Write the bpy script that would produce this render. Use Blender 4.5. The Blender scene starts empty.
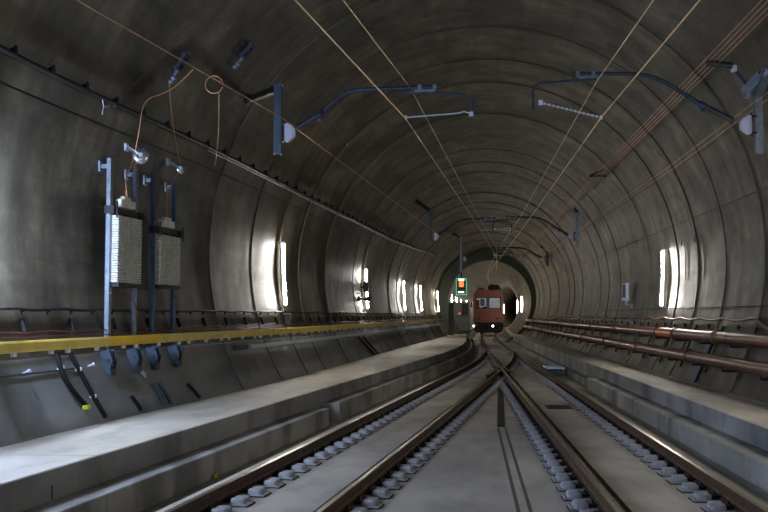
import bpy, math, random
from math import sin, cos, pi, sqrt, atan, atan2, asin, radians, hypot, floor
from mathutils import Vector, Matrix
random.seed(7)
S = bpy.context.scene
COL = S.collection
V = Vector

# ------------------------------------------------------------------ materials
def srgb(r, g, b):
    f = lambda c: (c/255/12.92) if c/255 <= .04045 else ((c/255+.055)/1.055)**2.4
    return (f(r), f(g), f(b), 1)

def new_mat(name):
    m = bpy.data.materials.new(name); m.use_nodes = True
    nt = m.node_tree; nt.nodes.clear()
    o = nt.nodes.new('ShaderNodeOutputMaterial'); b = nt.nodes.new('ShaderNodeBsdfPrincipled')
    nt.links.new(b.outputs[0], o.inputs[0])
    return m, nt, b

def simple(name, c, rough=.5, metal=0., var=.15, scale=6., bump=0., c2=None, spec=.5, stretch=(1, 1, 1)):
    """procedural: two tones of the colour mixed by noise, roughness broken up too"""
    m, nt, b = new_mat(name)
    tc = nt.nodes.new('ShaderNodeTexCoord'); mp = nt.nodes.new('ShaderNodeMapping')
    mp.inputs['Scale'].default_value = stretch
    nt.links.new(tc.outputs['Object'], mp.inputs[0])
    n = nt.nodes.new('ShaderNodeTexNoise'); n.inputs['Scale'].default_value = scale; n.inputs['Detail'].default_value = 6
    nt.links.new(mp.outputs[0], n.inputs['Vector'])
    r = nt.nodes.new('ShaderNodeValToRGB')
    r.color_ramp.elements[0].position = .3; r.color_ramp.elements[1].position = .7
    a = c2 if c2 else tuple(x*(1-var) for x in c[:3])+(1,)
    z = c if c2 else tuple(min(1, x*(1+var)) for x in c[:3])+(1,)
    r.color_ramp.elements[0].color = a; r.color_ramp.elements[1].color = z
    nt.links.new(n.outputs['Fac'], r.inputs[0]); nt.links.new(r.outputs[0], b.inputs['Base Color'])
    b.inputs['Roughness'].default_value = rough; b.inputs['Metallic'].default_value = metal
    b.inputs['Specular IOR Level'].default_value = spec
    if bump:
        bp = nt.nodes.new('ShaderNodeBump'); bp.inputs['Strength'].default_value = bump; bp.inputs['Distance'].default_value = .02
        nt.links.new(n.outputs['Fac'], bp.inputs['Height']); nt.links.new(bp.outputs[0], b.inputs['Normal'])
    return m

def emit(name, c, s):
    m, nt, b = new_mat(name)
    b.inputs['Base Color'].default_value = c; b.inputs['Emission Color'].default_value = c
    b.inputs['Emission Strength'].default_value = s
    return m

def lining_mat():
    """shutter-cast concrete: UV.x runs round the arch (m), UV.y along the tunnel (m)"""
    m, nt, b = new_mat('cast_concrete_lining')
    N = nt.nodes.new; L = nt.links.new
    uv = N('ShaderNodeUVMap'); uv.uv_map = 'UVMap'
    def noise(sx, sy, scale, detail=6, rough=.6):
        mp = N('ShaderNodeMapping'); mp.inputs['Scale'].default_value = (sx, sy, 1)
        L(uv.outputs[0], mp.inputs[0])
        n = N('ShaderNodeTexNoise'); n.inputs['Scale'].default_value = scale; n.inputs['Detail'].default_value = detail
        n.inputs['Roughness'].default_value = rough
        L(mp.outputs[0], n.inputs['Vector']); return n.outputs['Fac']
    def ramp(f, p0, c0, p1, c1):
        r = N('ShaderNodeValToRGB'); r.color_ramp.elements[0].position = p0; r.color_ramp.elements[1].position = p1
        r.color_ramp.elements[0].color = (*[c0]*3, 1) if not isinstance(c0, tuple) else c0
        r.color_ramp.elements[1].color = (*[c1]*3, 1) if not isinstance(c1, tuple) else c1
        L(f, r.inputs[0]); return r.outputs[0]
    def mul(a, c, f=1.):
        x = N('ShaderNodeMix'); x.data_type = 'RGBA'; x.blend_type = 'MULTIPLY'; x.inputs[0].default_value = f
        L(a, x.inputs[6]); L(c, x.inputs[7]); return x.outputs[2]
    base = ramp(noise(.5, .5, .9), .38, srgb(72, 66, 52), .7, srgb(128, 119, 98))
    rings = ramp(noise(.08, 1.7, 1.0, 5), .35, .58, .62, 1.0)        # streaks running round the arch
    base = mul(base, rings)
    blot = mul(ramp(noise(1, .8, .5, 10, .75), .44, .4, .57, 1.0), ramp(noise(1, 1, 1.7, 8, .7), .40, .68, .6, 1.15))          # damp stains
    base = mul(base, blot)
    run = ramp(noise(.35, 3.2, 1.6, 5), .3, .6, .5, 1.0)              # run marks
    base = mul(base, run, .6)
    base = mul(base, ramp(noise(2.6, .12, 1.1, 6, .65), .36, .5, .52, 1.0), .75)    # board and trowel lines along the tunnel
    br = N('ShaderNodeTexBrick'); br.offset = .0; br.inputs['Scale'].default_value = 1
    br.inputs['Color1'].default_value = (1, 1, 1, 1); br.inputs['Color2'].default_value = (.8, .8, .8, 1)
    br.inputs['Mortar'].default_value = (.62, .62, .62, 1); br.inputs['Mortar Size'].default_value = .012
    br.inputs['Brick Width'].default_value = 1.9; br.inputs['Row Height'].default_value = 1.35
    L(uv.outputs[0], br.inputs['Vector'])
    base = mul(base, br.outputs['Color'], .6)
    L(base, b.inputs['Base Color'])
    rr = ramp(noise(1, 1.5, 1.2), .3, .46, .7, .66)
    L(rr, b.inputs['Roughness']); b.inputs['Specular IOR Level'].default_value = .55
    bp = N('ShaderNodeBump'); bp.inputs['Strength'].default_value = .35; bp.inputs['Distance'].default_value = .02
    L(noise(.25, 1.6, 1.6, 4), bp.inputs['Height']); L(bp.outputs[0], b.inputs['Normal'])
    return m

def slab_mat(name, lo, hi, rough=.75, streak=True, dirt=.35):
    m, nt, b = new_mat(name)
    N = nt.nodes.new; L = nt.links.new
    tc = N('ShaderNodeTexCoord')
    def noise(s, scale, detail=7):
        mp = N('ShaderNodeMapping'); mp.inputs['Scale'].default_value = s; L(tc.outputs['Object'], mp.inputs[0])
        n = N('ShaderNodeTexNoise'); n.inputs['Scale'].default_value = scale; n.inputs['Detail'].default_value = detail
        L(mp.outputs[0], n.inputs['Vector']); return n.outputs['Fac']
    r = N('ShaderNodeValToRGB'); r.color_ramp.elements[0].position = .35; r.color_ramp.elements[1].position = .68
    r.color_ramp.elements[0].color = lo; r.color_ramp.elements[1].color = hi
    L(noise((1, .5, 1), .8), r.inputs[0])
    r2 = N('ShaderNodeValToRGB'); r2.color_ramp.elements[0].position = .36; r2.color_ramp.elements[1].position = .52
    r2.color_ramp.elements[0].color = (.4, .4, .4, 1); r2.color_ramp.elements[1].color = (1, 1, 1, 1)
    L(noise((2, .8, .5) if streak else (1, 1, 1), 1.3), r2.inputs[0])
    x = N('ShaderNodeMix'); x.data_type = 'RGBA'; x.blend_type = 'MULTIPLY'; x.inputs[0].default_value = dirt
    L(r.outputs[0], x.inputs[6]); L(r2.outputs[0], x.inputs[7])
    g = noise((1, 1, 1), 45, 3)
    r3 = N('ShaderNodeValToRGB'); r3.color_ramp.elements[0].color = (.8, .8, .8, 1); r3.color_ramp.elements[1].color = (1.1, 1.1, 1.1, 1)
    L(g, r3.inputs[0])
    y = N('ShaderNodeMix'); y.data_type = 'RGBA'; y.blend_type = 'MULTIPLY'; y.inputs[0].default_value = 1
    L(x.outputs[2], y.inputs[6]); L(r3.outputs[0], y.inputs[7]); L(y.outputs[2], b.inputs['Base Color'])
    b.inputs['Roughness'].default_value = rough
    bp = N('ShaderNodeBump'); bp.inputs['Strength'].default_value = .25; bp.inputs['Distance'].default_value = .01
    L(g, bp.inputs['Height']); L(bp.outputs[0], b.inputs['Normal'])
    return m

M = {}
M['lining'] = lining_mat()
M['joint'] = simple('joint_filler', srgb(74, 70, 62), .9, var=.3)
M['slab'] = slab_mat('track_slab_concrete', srgb(146, 142, 134), srgb(186, 181, 170), .6)
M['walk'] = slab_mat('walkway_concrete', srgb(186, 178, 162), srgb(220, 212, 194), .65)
M['tier'] = slab_mat('kerb_concrete', srgb(130, 130, 128), srgb(184, 181, 172), .75, dirt=.9)
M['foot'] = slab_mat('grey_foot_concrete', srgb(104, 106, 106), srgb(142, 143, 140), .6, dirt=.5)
M['face'] = slab_mat('shaded_walkway_face', srgb(122, 124, 126), srgb(168, 168, 166), .75, dirt=.7)  # darker than the walkway top: the front's shade is put into its colour
M['block'] = slab_mat('sleeper_concrete', srgb(136, 138, 142), srgb(178, 180, 184), .6, False)
M['boot'] = simple('black_rubber', srgb(18, 18, 19), .85, spec=.25)
M['rust'] = simple('rusty_rail_web', srgb(84, 56, 34), .7, .1, c2=srgb(48, 34, 24), scale=9, bump=.2)
M['steel'] = simple('polished_rail_head', srgb(178, 164, 142), .38, 1., var=.12, scale=3, stretch=(8, .3, 1))
M['clip'] = simple('dark_spring_steel', srgb(30, 28, 27), .5, .6)
M['galv'] = simple('galvanised_steel', srgb(112, 123, 136), .45, .6, var=.2, scale=12)
M['galvd'] = simple('dull_blue_grey_steel', srgb(50, 64, 78), .45, .5, var=.25, scale=12)
M['galvl'] = simple('light_galvanised_steel', srgb(178, 190, 204), .5, .3, var=.12, scale=12)
M['blue'] = simple('blue_painted_steel', srgb(56, 78, 102), .5, .4, var=.2)
M['navy'] = simple('navy_panel', srgb(26, 44, 78), .5, .1, var=.2)
M['insul'] = simple('white_porcelain', srgb(158, 164, 184), .35, 0, var=.06)
M['dinsul'] = simple('dark_polymer_insulator', srgb(36, 40, 48), .45, 0, var=.2)
M['copper'] = simple('copper_wire', srgb(190, 140, 104), .42, .85, var=.15, scale=2)
M['bronze'] = simple('worn_contact_wire', srgb(226, 196, 152), .35, .85, var=.2, scale=2)
M['black'] = simple('black_cable_sheath', srgb(12, 12, 13), .6, 0, var=.3)
M['red'] = simple('red_brown_cable', srgb(88, 36, 32), .5, 0, var=.25)
M['hose'] = simple('pinkish_brown_hose', srgb(134, 92, 82), .5, 0, var=.2)
M['yellow'] = simple('yellow_band', srgb(250, 206, 24), .45, 0, c2=srgb(236, 186, 22), scale=3)
M['yellowd'] = simple('dusty_yellow_band', srgb(240, 214, 104), .5, 0, c2=srgb(210, 184, 84), scale=3)
M['plate'] = simple('cast_weight_paint', srgb(232, 234, 222), .6, 0, c2=srgb(190, 194, 184), scale=9)
M['white'] = simple('white_plastic', srgb(214, 214, 214), .4, 0, var=.05)
M['pipe'] = simple('red_oxide_pipe', srgb(122, 68, 54), .38, .15, c2=srgb(82, 46, 38), scale=2.4, spec=.6)
M['orangepipe'] = simple('orange_pipe', srgb(196, 112, 70), .38, .2, var=.15)  # for one upper pipe section, lighter and more orange than the rest
M['bracket'] = simple('black_bracket_steel', srgb(24, 23, 23), .55, .3, var=.3)
M['greenring'] = simple('dark_green_collar', srgb(34, 54, 42), .6, 0, c2=srgb(64, 68, 52), scale=1.2)
M['grey'] = simple('grey_cabinet_paint', srgb(96, 104, 108), .5, 0)
M['dark'] = simple('dark_cabinet_paint', srgb(22, 28, 30), .5, 0)
M['trainred'] = simple('faded_red_coach_paint', srgb(134, 78, 74), .5, 0, c2=srgb(104, 58, 54), scale=1.4)
M['trainblk'] = simple('sooty_underframe', srgb(14, 13, 13), .7, .2)
M['roof'] = simple('weathered_roof', srgb(58, 54, 50), .7, 0)
M['cabwall'] = simple('pale_cab_lining', srgb(196, 205, 208), .6, 0)
M['tube'] = emit('fluorescent_tube', (1, .95, .87, 1), 95)
M['tubenear'] = emit('bright_near_tube', (1, .93, .84, 1), 95)
M['tubeblue'] = emit('daylight_tube', (.60, .72, 1, 1), 360)
M['tubewarm'] = emit('warm_tube', (1, .86, .66, 1), 90)
M['cablamp'] = emit('cab_ceiling_light', (.86, .95, 1, 1), 4)
M['headlamp'] = emit('headlamp_lens', (1, .97, .9, 1), 8)
M['orange_lit'] = emit('orange_lit_panel', (1, .12, .03, 1), 1.3)
M['white_lit'] = emit('white_lit_panel', (.85, .92, 1, 1), 1.2)
M['green_lit'] = emit('green_lit_edge', (.05, .5, .28, 1), .5)
M['lime'] = simple('lime_yellow_tape', srgb(190, 190, 30), .5)
M['sign'] = simple('bluish_white_lid', srgb(196, 218, 245), .4, 0, var=.06)
M['glassdisc'] = simple('bright_chrome', srgb(200, 208, 216), .22, .9)
def glass():
    m, nt, b = new_mat('window_glass')
    b.inputs['Base Color'].default_value = (.9, .95, .95, 1); b.inputs['Roughness'].default_value = .03
    b.inputs['Transmission Weight'].default_value = 1; b.inputs['IOR'].default_value = 1.02
    return m
M['glass'] = glass()

# ------------------------------------------------------------------ mesh helpers
class MB:
    def __init__(s): s.v = []; s.f = []; s.m = []; s.sm = []
    def add(s, vs, fs, mi=0, smooth=False):
        o = len(s.v); s.v += [tuple(p) for p in vs]
        for f in fs: s.f.append(tuple(i+o for i in f)); s.m.append(mi); s.sm.append(smooth)
        return s
    def box(s, c, d, rot=None, mi=0, bev=0.):
        """centre, dimensions, optional 3x3 rotation; bev chamfers the vertical and top edges"""
        x, y, z = [k/2 for k in d]; R = rot or Matrix.Identity(3); c = V(c)
        if bev <= 0:
            vs = [c+R@V((i*x, j*y, k*z)) for k in (-1, 1) for j in (-1, 1) for i in (-1, 1)]
            fs = [(0, 2, 3, 1), (4, 5, 7, 6), (0, 1, 5, 4), (2, 6, 7, 3), (0, 4, 6, 2), (1, 3, 7, 5)]
            return s.add(vs, fs, mi)
        b = min(bev, x*.9, y*.9, z*.9)
        def ring(X, Y, Z): return [(X-b, -Y, Z), (X, -Y+b, Z), (X, Y-b, Z), (X-b, Y, Z), (-X+b, Y, Z), (-X, Y-b, Z), (-X, -Y+b, Z), (-X+b, -Y, Z)]
        rings = [ring(x-b*.6, y-b*.6, -z), ring(x, y, -z+b), ring(x, y, z-b), ring(x-b*.6, y-b*.6, z)]
        vs = [c+R@V(p) for r in rings for p in r]; fs = []
        for k in range(3):
            for i in range(8): fs.append((k*8+i, k*8+(i+1) % 8, (k+1)*8+(i+1) % 8, (k+1)*8+i))
        fs += [tuple(range(7, -1, -1)), tuple(range(24, 32))]
        return s.add(vs, fs, mi)
    def bar(s, a, b, w, h, up=(0, 0, 1), mi=0):
        a = V(a); b = V(b); d = (b-a); l = d.length; d.normalize(); u = V(up)
        if abs(d.dot(u)) > .98: u = V((1, 0, 0))
        x = d.cross(u).normalized(); z = x.cross(d).normalized()
        return s.box((a+b)/2, (w, l, h), Matrix((x, d, z)).transposed(), mi)
    def tube(s, pts, r, n=10, mi=0, caps=True):
        pts = [V(p) for p in pts]; rs = r if isinstance(r, (list, tuple)) else [r]*len(pts)
        t0 = (pts[1]-pts[0]).normalized(); u = V((0, 0, 1)) if abs(t0.z) < .9 else V((1, 0, 0))
        x = t0.cross(u).normalized(); vs = []
        for i, p in enumerate(pts):
            t = (pts[min(i+1, len(pts)-1)]-pts[max(i-1, 0)])
            if t.length < 1e-7: t = t0.copy()
            t.normalize(); x = (x-t*x.dot(t)).normalized(); y = t.cross(x)
            for k in range(n):
                a = 2*pi*k/n; vs.append(p+(x*cos(a)+y*sin(a))*rs[i])
        fs = [(i*n+k, i*n+(k+1) % n, (i+1)*n+(k+1) % n, (i+1)*n+k) for i in range(len(pts)-1) for k in range(n)]
        s.add(vs, fs, mi, True)
        if caps:
            e = len(pts)-1
            s.add(vs[:n], [tuple(range(n-1, -1, -1))], mi); s.add(vs[e*n:], [tuple(range(n))], mi)
        return s
    def lathe(s, c, axis, prof, n=16, mi=0):
        """prof = [(distance along axis, radius)]"""
        c = V(c); ax = V(axis).normalized()
        return s.tube([c+ax*(p[0]+i*1e-5) for i, p in enumerate(prof)], [max(p[1], 1e-4) for p in prof], n, mi)
    def sweep(s, secs, closed=True, mi=0, smooth=False, caps=True, mis=None):
        """secs = list of cross-sections (equal lengths)"""
        n = len(secs[0]); vs = [p for c in secs for p in c]; m = n if closed else n-1
        for k in range(m):
            fs = [(i*n+k, i*n+(k+1) % n, (i+1)*n+(k+1) % n, (i+1)*n+k) for i in range(len(secs)-1)]
            o = len(s.v)
            if k == 0: base = o; s.v += [tuple(p) for p in vs]
            for f in fs: s.f.append(tuple(i+base for i in f)); s.m.append(mis[k] if mis else mi); s.sm.append(smooth)
        if caps and closed:
            s.f.append(tuple(base+i for i in range(n-1, -1, -1))); s.m.append(mi); s.sm.append(False)
            e = base+(len(secs)-1)*n
            s.f.append(tuple(e+i for i in range(n))); s.m.append(mi); s.sm.append(False)
        return s

def arc_pts(pts, n=6):
    """round the corners of a polyline"""
    pts = [V(p) for p in pts]; out = [pts[0]]
    for i in range(1, len(pts)-1):
        a, b, c = pts[i-1], pts[i], pts[i+1]; r = min((a-b).length, (c-b).length)*.4
        s = b+(a-b).normalized()*r; e = b+(c-b).normalized()*r
        out += [s*(1-u)**2+b*2*u*(1-u)+e*u*u for u in [k/n for k in range(n+1)]]
    return out+[pts[-1]]
def wloc(o):
    p = V((0, 0, 0))
    while o is not None: p += o.location; o = o.parent
    return p

def obj(name, mb, mats, parent=None, loc=None, uv=None):
    """link one mesh object; vertices are given in world space and stored about its own origin"""
    me = bpy.data.meshes.new(name)
    if not isinstance(mats, (list, tuple)): mats = [mats]
    base = wloc(parent) if parent else V((0, 0, 0))
    if loc is None:
        if parent: loc = base.copy()
        else:
            xs = [v[0] for v in mb.v]; ys = [v[1] for v in mb.v]; zs = [v[2] for v in mb.v]
            loc = V(((min(xs)+max(xs))/2, (min(ys)+max(ys))/2, min(zs)))
    loc = V(loc)
    me.from_pydata([tuple(V(v)-loc) for v in mb.v], [], mb.f)
    for m in mats: me.materials.append(m)
    me.polygons.foreach_set('material_index', mb.m); me.polygons.foreach_set('use_smooth', mb.sm)
    if uv:
        l = me.uv_layers.new(name='UVMap')
        for lp in me.loops: l.data[lp.index].uv = uv[lp.vertex_index]
    me.update()
    o = bpy.data.objects.new(name, me); COL.objects.link(o)
    o.parent = parent; o.location = loc-base
    return o

def thing(name, label, cat, loc, group=None):
    o = bpy.data.objects.new(name, None); COL.objects.link(o); o.empty_display_size = .1
    o.location = loc; o['label'] = label; o['category'] = cat
    if group: o['group'] = group
    return o
def tag(o, label, cat, group=None):
    o['label'] = label; o['category'] = cat
    if group: o['group'] = group
    return o
def struct(name, mb, mats, **k):
    o = obj(name, mb, mats, loc=(0, 0, 0), **k); o['kind'] = 'structure'; return o
def dup(root, loc, rotz=0, label=None, group=None, deep=True):
    r = root.copy(); COL.objects.link(r); r.location = loc; r.rotation_euler = (0, 0, rotz)
    if label: r['label'] = label
    if group: r['group'] = group
    if deep:
        for ch in list(root.children):
            c = ch.copy(); COL.objects.link(c); c.parent = r
            for g in list(ch.children):
                d = g.copy(); COL.objects.link(d); d.parent = c
    return r

# ------------------------------------------------------------------ the place: alignment
LT = [(-30, -6.1), (5, -6.05), (12, -5.65), (16, -5.2), (20, -4.8), (25, -4.4), (36.5, -3.8), (41, -3.6), (52, -3.0), (59, -2.5), (75, -1.8), (86, -1.6), (400, -1.6)]
RW = 5.8; TZ = 3.1; YEND = 78.; YBACK = -24.
def lin(y):
    for (a, b), (c, d) in zip(LT, LT[1:]):
        if a <= y <= c: return b+(d-b)*(y-a)/(c-a)
    return LT[-1][1]
def off(y): return .00037*max(0, y-55)**2+.0012*max(0, y-108)**2
def prof(y):
    l = (lin(y-2)+2*lin(y)+lin(y+2))/4
    return (l+RW)/2+off(y), TZ, (RW-l)/2
def wall_x(y, z, side, inset=0.):
    c, cz, R = prof(y); R -= inset
    return c+side*sqrt(max(R*R-(z-cz)**2, 0))
def W(y, z, side, inset=0.):
    """point on the lining at station y and height z, moved in towards the axis by inset"""
    c, cz, R = prof(y); x = wall_x(y, z, side); n = V((c-x, 0, cz-z)).normalized()
    return V((x, y, z))+n*inset
def nrm(y, z, side):
    c, cz, R = prof(y); return V((c-wall_x(y, z, side), 0, cz-z)).normalized()
def walldir(y, z, side): return (W(y+.5, z, side)-W(y-.5, z, side)).normalized()
def tanv(y, z, side):
    n = nrm(y, z, side); t = V((0, 1, 0)).cross(n)
    return t if t.z > 0 else -t

XC, XD = 1.53, 2.96
def rD(y): return XD+off(y)
def rC(y): return XC+off(y)
def rB(y):
    if y > 61: return rD(y)
    if y > 35.5: return XD-(61-y)**2/458+off(y)
    return XD-25.5**2/458+.1114*(y-35.5)
def rA(y): return rC(y) if y > 61 else rB(y)-1.43

def stations(a, b, d=1.0):
    n = max(1, int(math.ceil((b-a)/d))); return [a+(b-a)*i/n for i in range(n+1)]

# ------------------------------------------------------------------ lining
JOINTS = [-18, -11, -5, 1.2, 7.2, 19.3, 24.6, 30.6, 36.2, 41.2, 47, 52.6, 58, 63.6, 69, 73.5]
THIN = [22.1, 26.8, 38.9, 50.3]
def lining_part(name, lo, hi, n, mat='lining'):
    """lo/hi(y) -> angle limits round the arch"""
    mb = MB(); uv = []
    edges = sorted([(j, .016) for j in JOINTS]+[(j, .010) for j in THIN])
    cuts = [(YBACK, 0)]+edges+[(YEND, 0)]
    def ringp(y, dr):
        c, cz, R = prof(y); a0 = lo(y); a1 = hi(y); ps = []; us = []
        for k in range(n+1):
            a = a0+(a1-a0)*k/n; ps.append((c+(R+dr)*cos(a), y, cz+(R+dr)*sin(a))); us.append((a*5.3, y))
        return ps, us
    random.seed(11)
    for (ya, wa), (yb, wb) in zip(cuts, cuts[1:]):
        dr = random.uniform(-.01, .01); tp = .009 if yb-ya > 2 else .0
        ys = stations(ya+wa, yb-wb, 1.0); secs = []
        for y in ys:
            ps, us = ringp(y, dr+tp*(2*(y-ya)/(yb-ya)-1)); secs.append(ps); uv += us
        mb.sweep(secs, closed=False, mi=0, smooth=True)
        if wb:
            secs = []
            for y, d in ((yb-wb, dr+tp), (yb-wb, .016), (yb+wb, .016), (yb+wb, -.012)):
                ps, us = ringp(y, d); secs.append(ps); uv += us
            mb.sweep(secs, closed=False, mi=1)
    return struct(name, mb, [M[mat], M['joint']], uv=uv)
zl, zr = 4.66, 4.22
aR = lambda y: asin((zr-TZ)/prof(y)[2]); aL = lambda y: pi-asin((zl-TZ)/prof(y)[2])
bR = lambda y: -asin(min(.98, (TZ+.35)/prof(y)[2])); bL = lambda y: pi+asin(min(.98, (TZ+.35)/prof(y)[2]))
e_ = .0022
lining_part('wall_right', bR, lambda y: aR(y)-e_, 20)
lining_part('ceiling', lambda y: aR(y)+e_, lambda y: aL(y)-e_, 36)
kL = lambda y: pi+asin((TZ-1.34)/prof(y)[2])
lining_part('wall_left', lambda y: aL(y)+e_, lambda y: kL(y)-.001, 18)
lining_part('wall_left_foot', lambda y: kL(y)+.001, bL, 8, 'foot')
mb = MB()       # the recessed lengthwise joints between walls and crown
for fa in (aR, aL):
    secs = []
    for y in stations(YBACK, YEND, 2):
        c, cz, R = prof(y); a = fa(y)
        secs.append([(c+(R+.03)*cos(a+d), y, cz+(R+.03)*sin(a+d)) for d in (-.007, .007)])
    mb.sweep(secs, closed=False)
struct('trim_1', mb, M['joint'])

# narrower bore behind the collar
def nprof(y):
    return 2.25+off(y), 2.9, 3.2
def bore(name, a0, a1, n):
    mb = MB(); secs = []; uv = []
    for y in stations(YEND+.02, 330, 2.5):
        c, cz, R = nprof(y); ps = []
        for k in range(n+1):
            a = a0+(a1-a0)*k/n; ps.append((c+R*cos(a), y, cz+R*sin(a))); uv.append((a*3, y))
        secs.append(ps)
    mb.sweep(secs, closed=False, smooth=True)
    return struct(name, mb, M['lining'], uv=uv)
bore('wall_back_right', -1.1, .5, 14); bore('ceiling_back', .5, pi-.5, 16); bore('wall_back_left', pi-.5, pi+1.1, 14)
mb = MB(); n = 72; vs = []
c, cz, R = prof(YEND); c2, cz2, R2 = nprof(YEND)
for y in (YEND-.15, YEND+.02):
    for k in range(n+1):
        a = -1.2+(pi+2.4)*k/n
        for (cc, zz, rr) in ((c, cz, R+.1), (c2, cz2, R2)): vs.append((cc+rr*cos(a), y, zz+rr*sin(a)))
m = (n+1)*2; fs = []
for k in range(n):
    i = k*2
    fs += [(i, i+1, i+3, i+2), (i+m, i+m+2, i+m+3, i+m+1), (i+1, i+1+m, i+3+m, i+3)]
mb.add(vs, fs)
struct('wall_collar', mb, M['greenring'])

# ------------------------------------------------------------------ floor and walkways
mb = MB(); secs = []
for y in stations(YBACK, 330, 2):
    if y <= YEND: x0, x1 = wall_x(y, -.22, -1)-.2, wall_x(y, -.22, 1)+.2
    else: x0, x1 = nprof(y)[0]-1.6, nprof(y)[0]+1.6
    secs.append([(x0, y, -.2), (x1, y, -.2), (x1, y, -.5), (x0, y, -.5)])
mb.sweep(secs); struct('floor', mb, M['slab'])

def tier(name, inner, outer, z0, z1, ys, mat, gap=.008, face=None):
    mb = MB()
    for a, b in zip(ys, ys[1:]):
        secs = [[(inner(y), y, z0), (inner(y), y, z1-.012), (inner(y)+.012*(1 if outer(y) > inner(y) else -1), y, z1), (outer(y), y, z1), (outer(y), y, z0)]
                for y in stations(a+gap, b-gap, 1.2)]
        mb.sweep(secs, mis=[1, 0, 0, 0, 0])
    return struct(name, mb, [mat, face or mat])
def seq(a, b, d): return [a+d*i for i in range(int((b-a)/d)+1)]
eUL = lambda y: rA(y)-1.05
eLL = lambda y: rA(y)-.7
eUR = lambda y: rD(y)+1.02
eLR = lambda y: rD(y)+.66
oL = lambda y: (wall_x(y, .42, -1)-.03 if y < YEND else nprof(y)[0]-1.9)
oR = lambda y: (wall_x(y, .42, 1)+.03 if y < YEND else nprof(y)[0]+1.9)
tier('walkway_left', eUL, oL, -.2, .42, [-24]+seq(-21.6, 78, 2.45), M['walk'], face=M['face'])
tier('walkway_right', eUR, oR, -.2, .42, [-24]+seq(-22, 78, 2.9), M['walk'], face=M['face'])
ll = seq(-23.8, 19.2, 3.05); tier('lower_kerb_left', eLL, lambda y: eUL(y)+.002, -.2, .12, ll, M['tier'])
tier('lower_kerb_left', eLL, lambda y: eUL(y)+.002, -.2, .15, seq(19.75, 78, 3.05), M['tier'])
tier('lower_kerb_right', eLR, lambda y: eUR(y)-.002, -.2, .12, seq(-23.5, 28.6, 2.6)+[28.7], M['tier'])
tier('lower_kerb_right', lambda y: eLR(y)+.1, lambda y: eUR(y)-.002, -.2, .0, seq(29.3, 78, 3.6), M['tier'])
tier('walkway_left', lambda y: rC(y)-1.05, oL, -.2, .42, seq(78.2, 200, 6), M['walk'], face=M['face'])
tier('walkway_right', eUR, oR, -.2, .42, seq(78.2, 200, 6), M['walk'])
# low sill left of the outer rail
tier('sill_left', lambda y: rA(y)-.34, lambda y: rA(y)-.44, -.2, -.155, seq(-20, 34, 9), M['walk'])

# slab panels between the rails of each track
def panels(name, l, r, ys, z1=-.165):
    mb = MB()
    for a, b in zip(ys, ys[1:]):
        secs = [[(l(y), y, -.2), (l(y), y, z1), (r(y), y, z1), (r(y), y, -.2)] for y in stations(a+.012, b-.012, 1.5)]
        mb.sweep(secs)
    return struct(name, mb, M['slab'])
panels('slab_panel_left', lambda y: rA(y)+.5, lambda y: rB(y)-.27, [-20, -8, 1.5, 9.2, 13.6, 18.6, 22.4, 27.4, 33])
panels('slab_panel_right', lambda y: rC(y)+.27, lambda y: rD(y)-.5, [-20, -9, 1, 10, 16.2, 22.1, 26.4, 31.5, 36, 44, 52])

# two drain joints and the slot between the tracks
mb = MB()
for dx in (0, .13):
    secs = []
    for y in stations(6, 18.7, 1):
        x = .57+.0125*(y-6)+dx*(1-.0*(y-10)); secs.append([(x-.022, y, -.2), (x-.014, y, -.196), (x+.014, y, -.196), (x+.022, y, -.2)])
    mb.sweep(secs)
o = struct('trim_2', mb, M['joint'])
mb = MB()
P = lambda y: .79+.041*(y-18.9)
mb.sweep([[(P(y)-.075, y, -.2), (P(y)-.055, y, -.18), (P(y)+.055, y, -.18), (P(y)+.075, y, -.2)] for y in stations(18.9, 28.6, 1)])
o = obj('drain_slot_cover', mb, M['boot']); tag(o, 'long narrow black drain slot cover in the slab between the two tracks', 'drain cover')
mb = MB(); mb.box((2.22, 22.6, -.158), (.56, .85, .014), bev=.004)
for k in range(5): mb.box((2.22, 22.3+.15*k, -.149), (.44, .03, .006))
o = obj('hatch_cover', mb, M['bracket']); tag(o, 'dark square hatch cover set between the rails of the right track', 'hatch cover')

# ------------------------------------------------------------------ rails
PROFILE = [(-.07, -.172), (-.07, -.161), (-.02, -.142), (-.009, -.12), (-.009, -.05), (-.034, -.036), (-.036, -.008), (-.028, 0), (.028, 0), (.036, -.008), (.034, -.036), (.009, -.05), (.009, -.12), (.02, -.142), (.07, -.161), (.07, -.172)]
MIS = [0]*len(PROFILE); MIS[7] = 1
def rail(name, fx, a, b, label, blade=None, d=1.0):
    mb = MB(); secs = []
    for y in stations(a, b, d):
        s = (fx(y+.1)-fx(y-.1))/.2; n = V((1, -s, 0)).normalized(); k = 1.
        if blade: k = max(.12, min(1, (blade-y)/6.))
        secs.append([V((fx(y), y, 0))+n*(p[0]*(k if abs(p[0]) > .01 else 1))+V((0, 0, p[1]-.0002)) for p in PROFILE])
    mb.sweep(secs, mis=MIS)
    o = obj(name, mb, [M['rust'], M['steel']]); return tag(o, label, 'rail')
rail('stock_rail', rA, YBACK, 230, 'outer left rail of the curving left track, nearest the yellow-banded wall')
rail('turnout_rail', rB, YBACK, 54.6, 'inner right rail of the left track, curving through the crossing', blade=55.2)
rail('turnout_rail', rC, YBACK, 35.0, 'straight left rail of the right track, running up to the crossing')
rail('closure_rail', lambda y: rC(y)+(0.02), 36.0, 54.6, 'short straight rail beyond the crossing towards the railcar', blade=55.2)
rail('stock_rail', rD, YBACK, 230, 'outermost right rail of the straight right track beside the right walkway')
def chk(fx, a, b, sgn):
    return lambda y: fx(y)+sgn*(.075+.05*max(0, (a+1-y))+.05*max(0, y-(b-1)))
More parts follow.
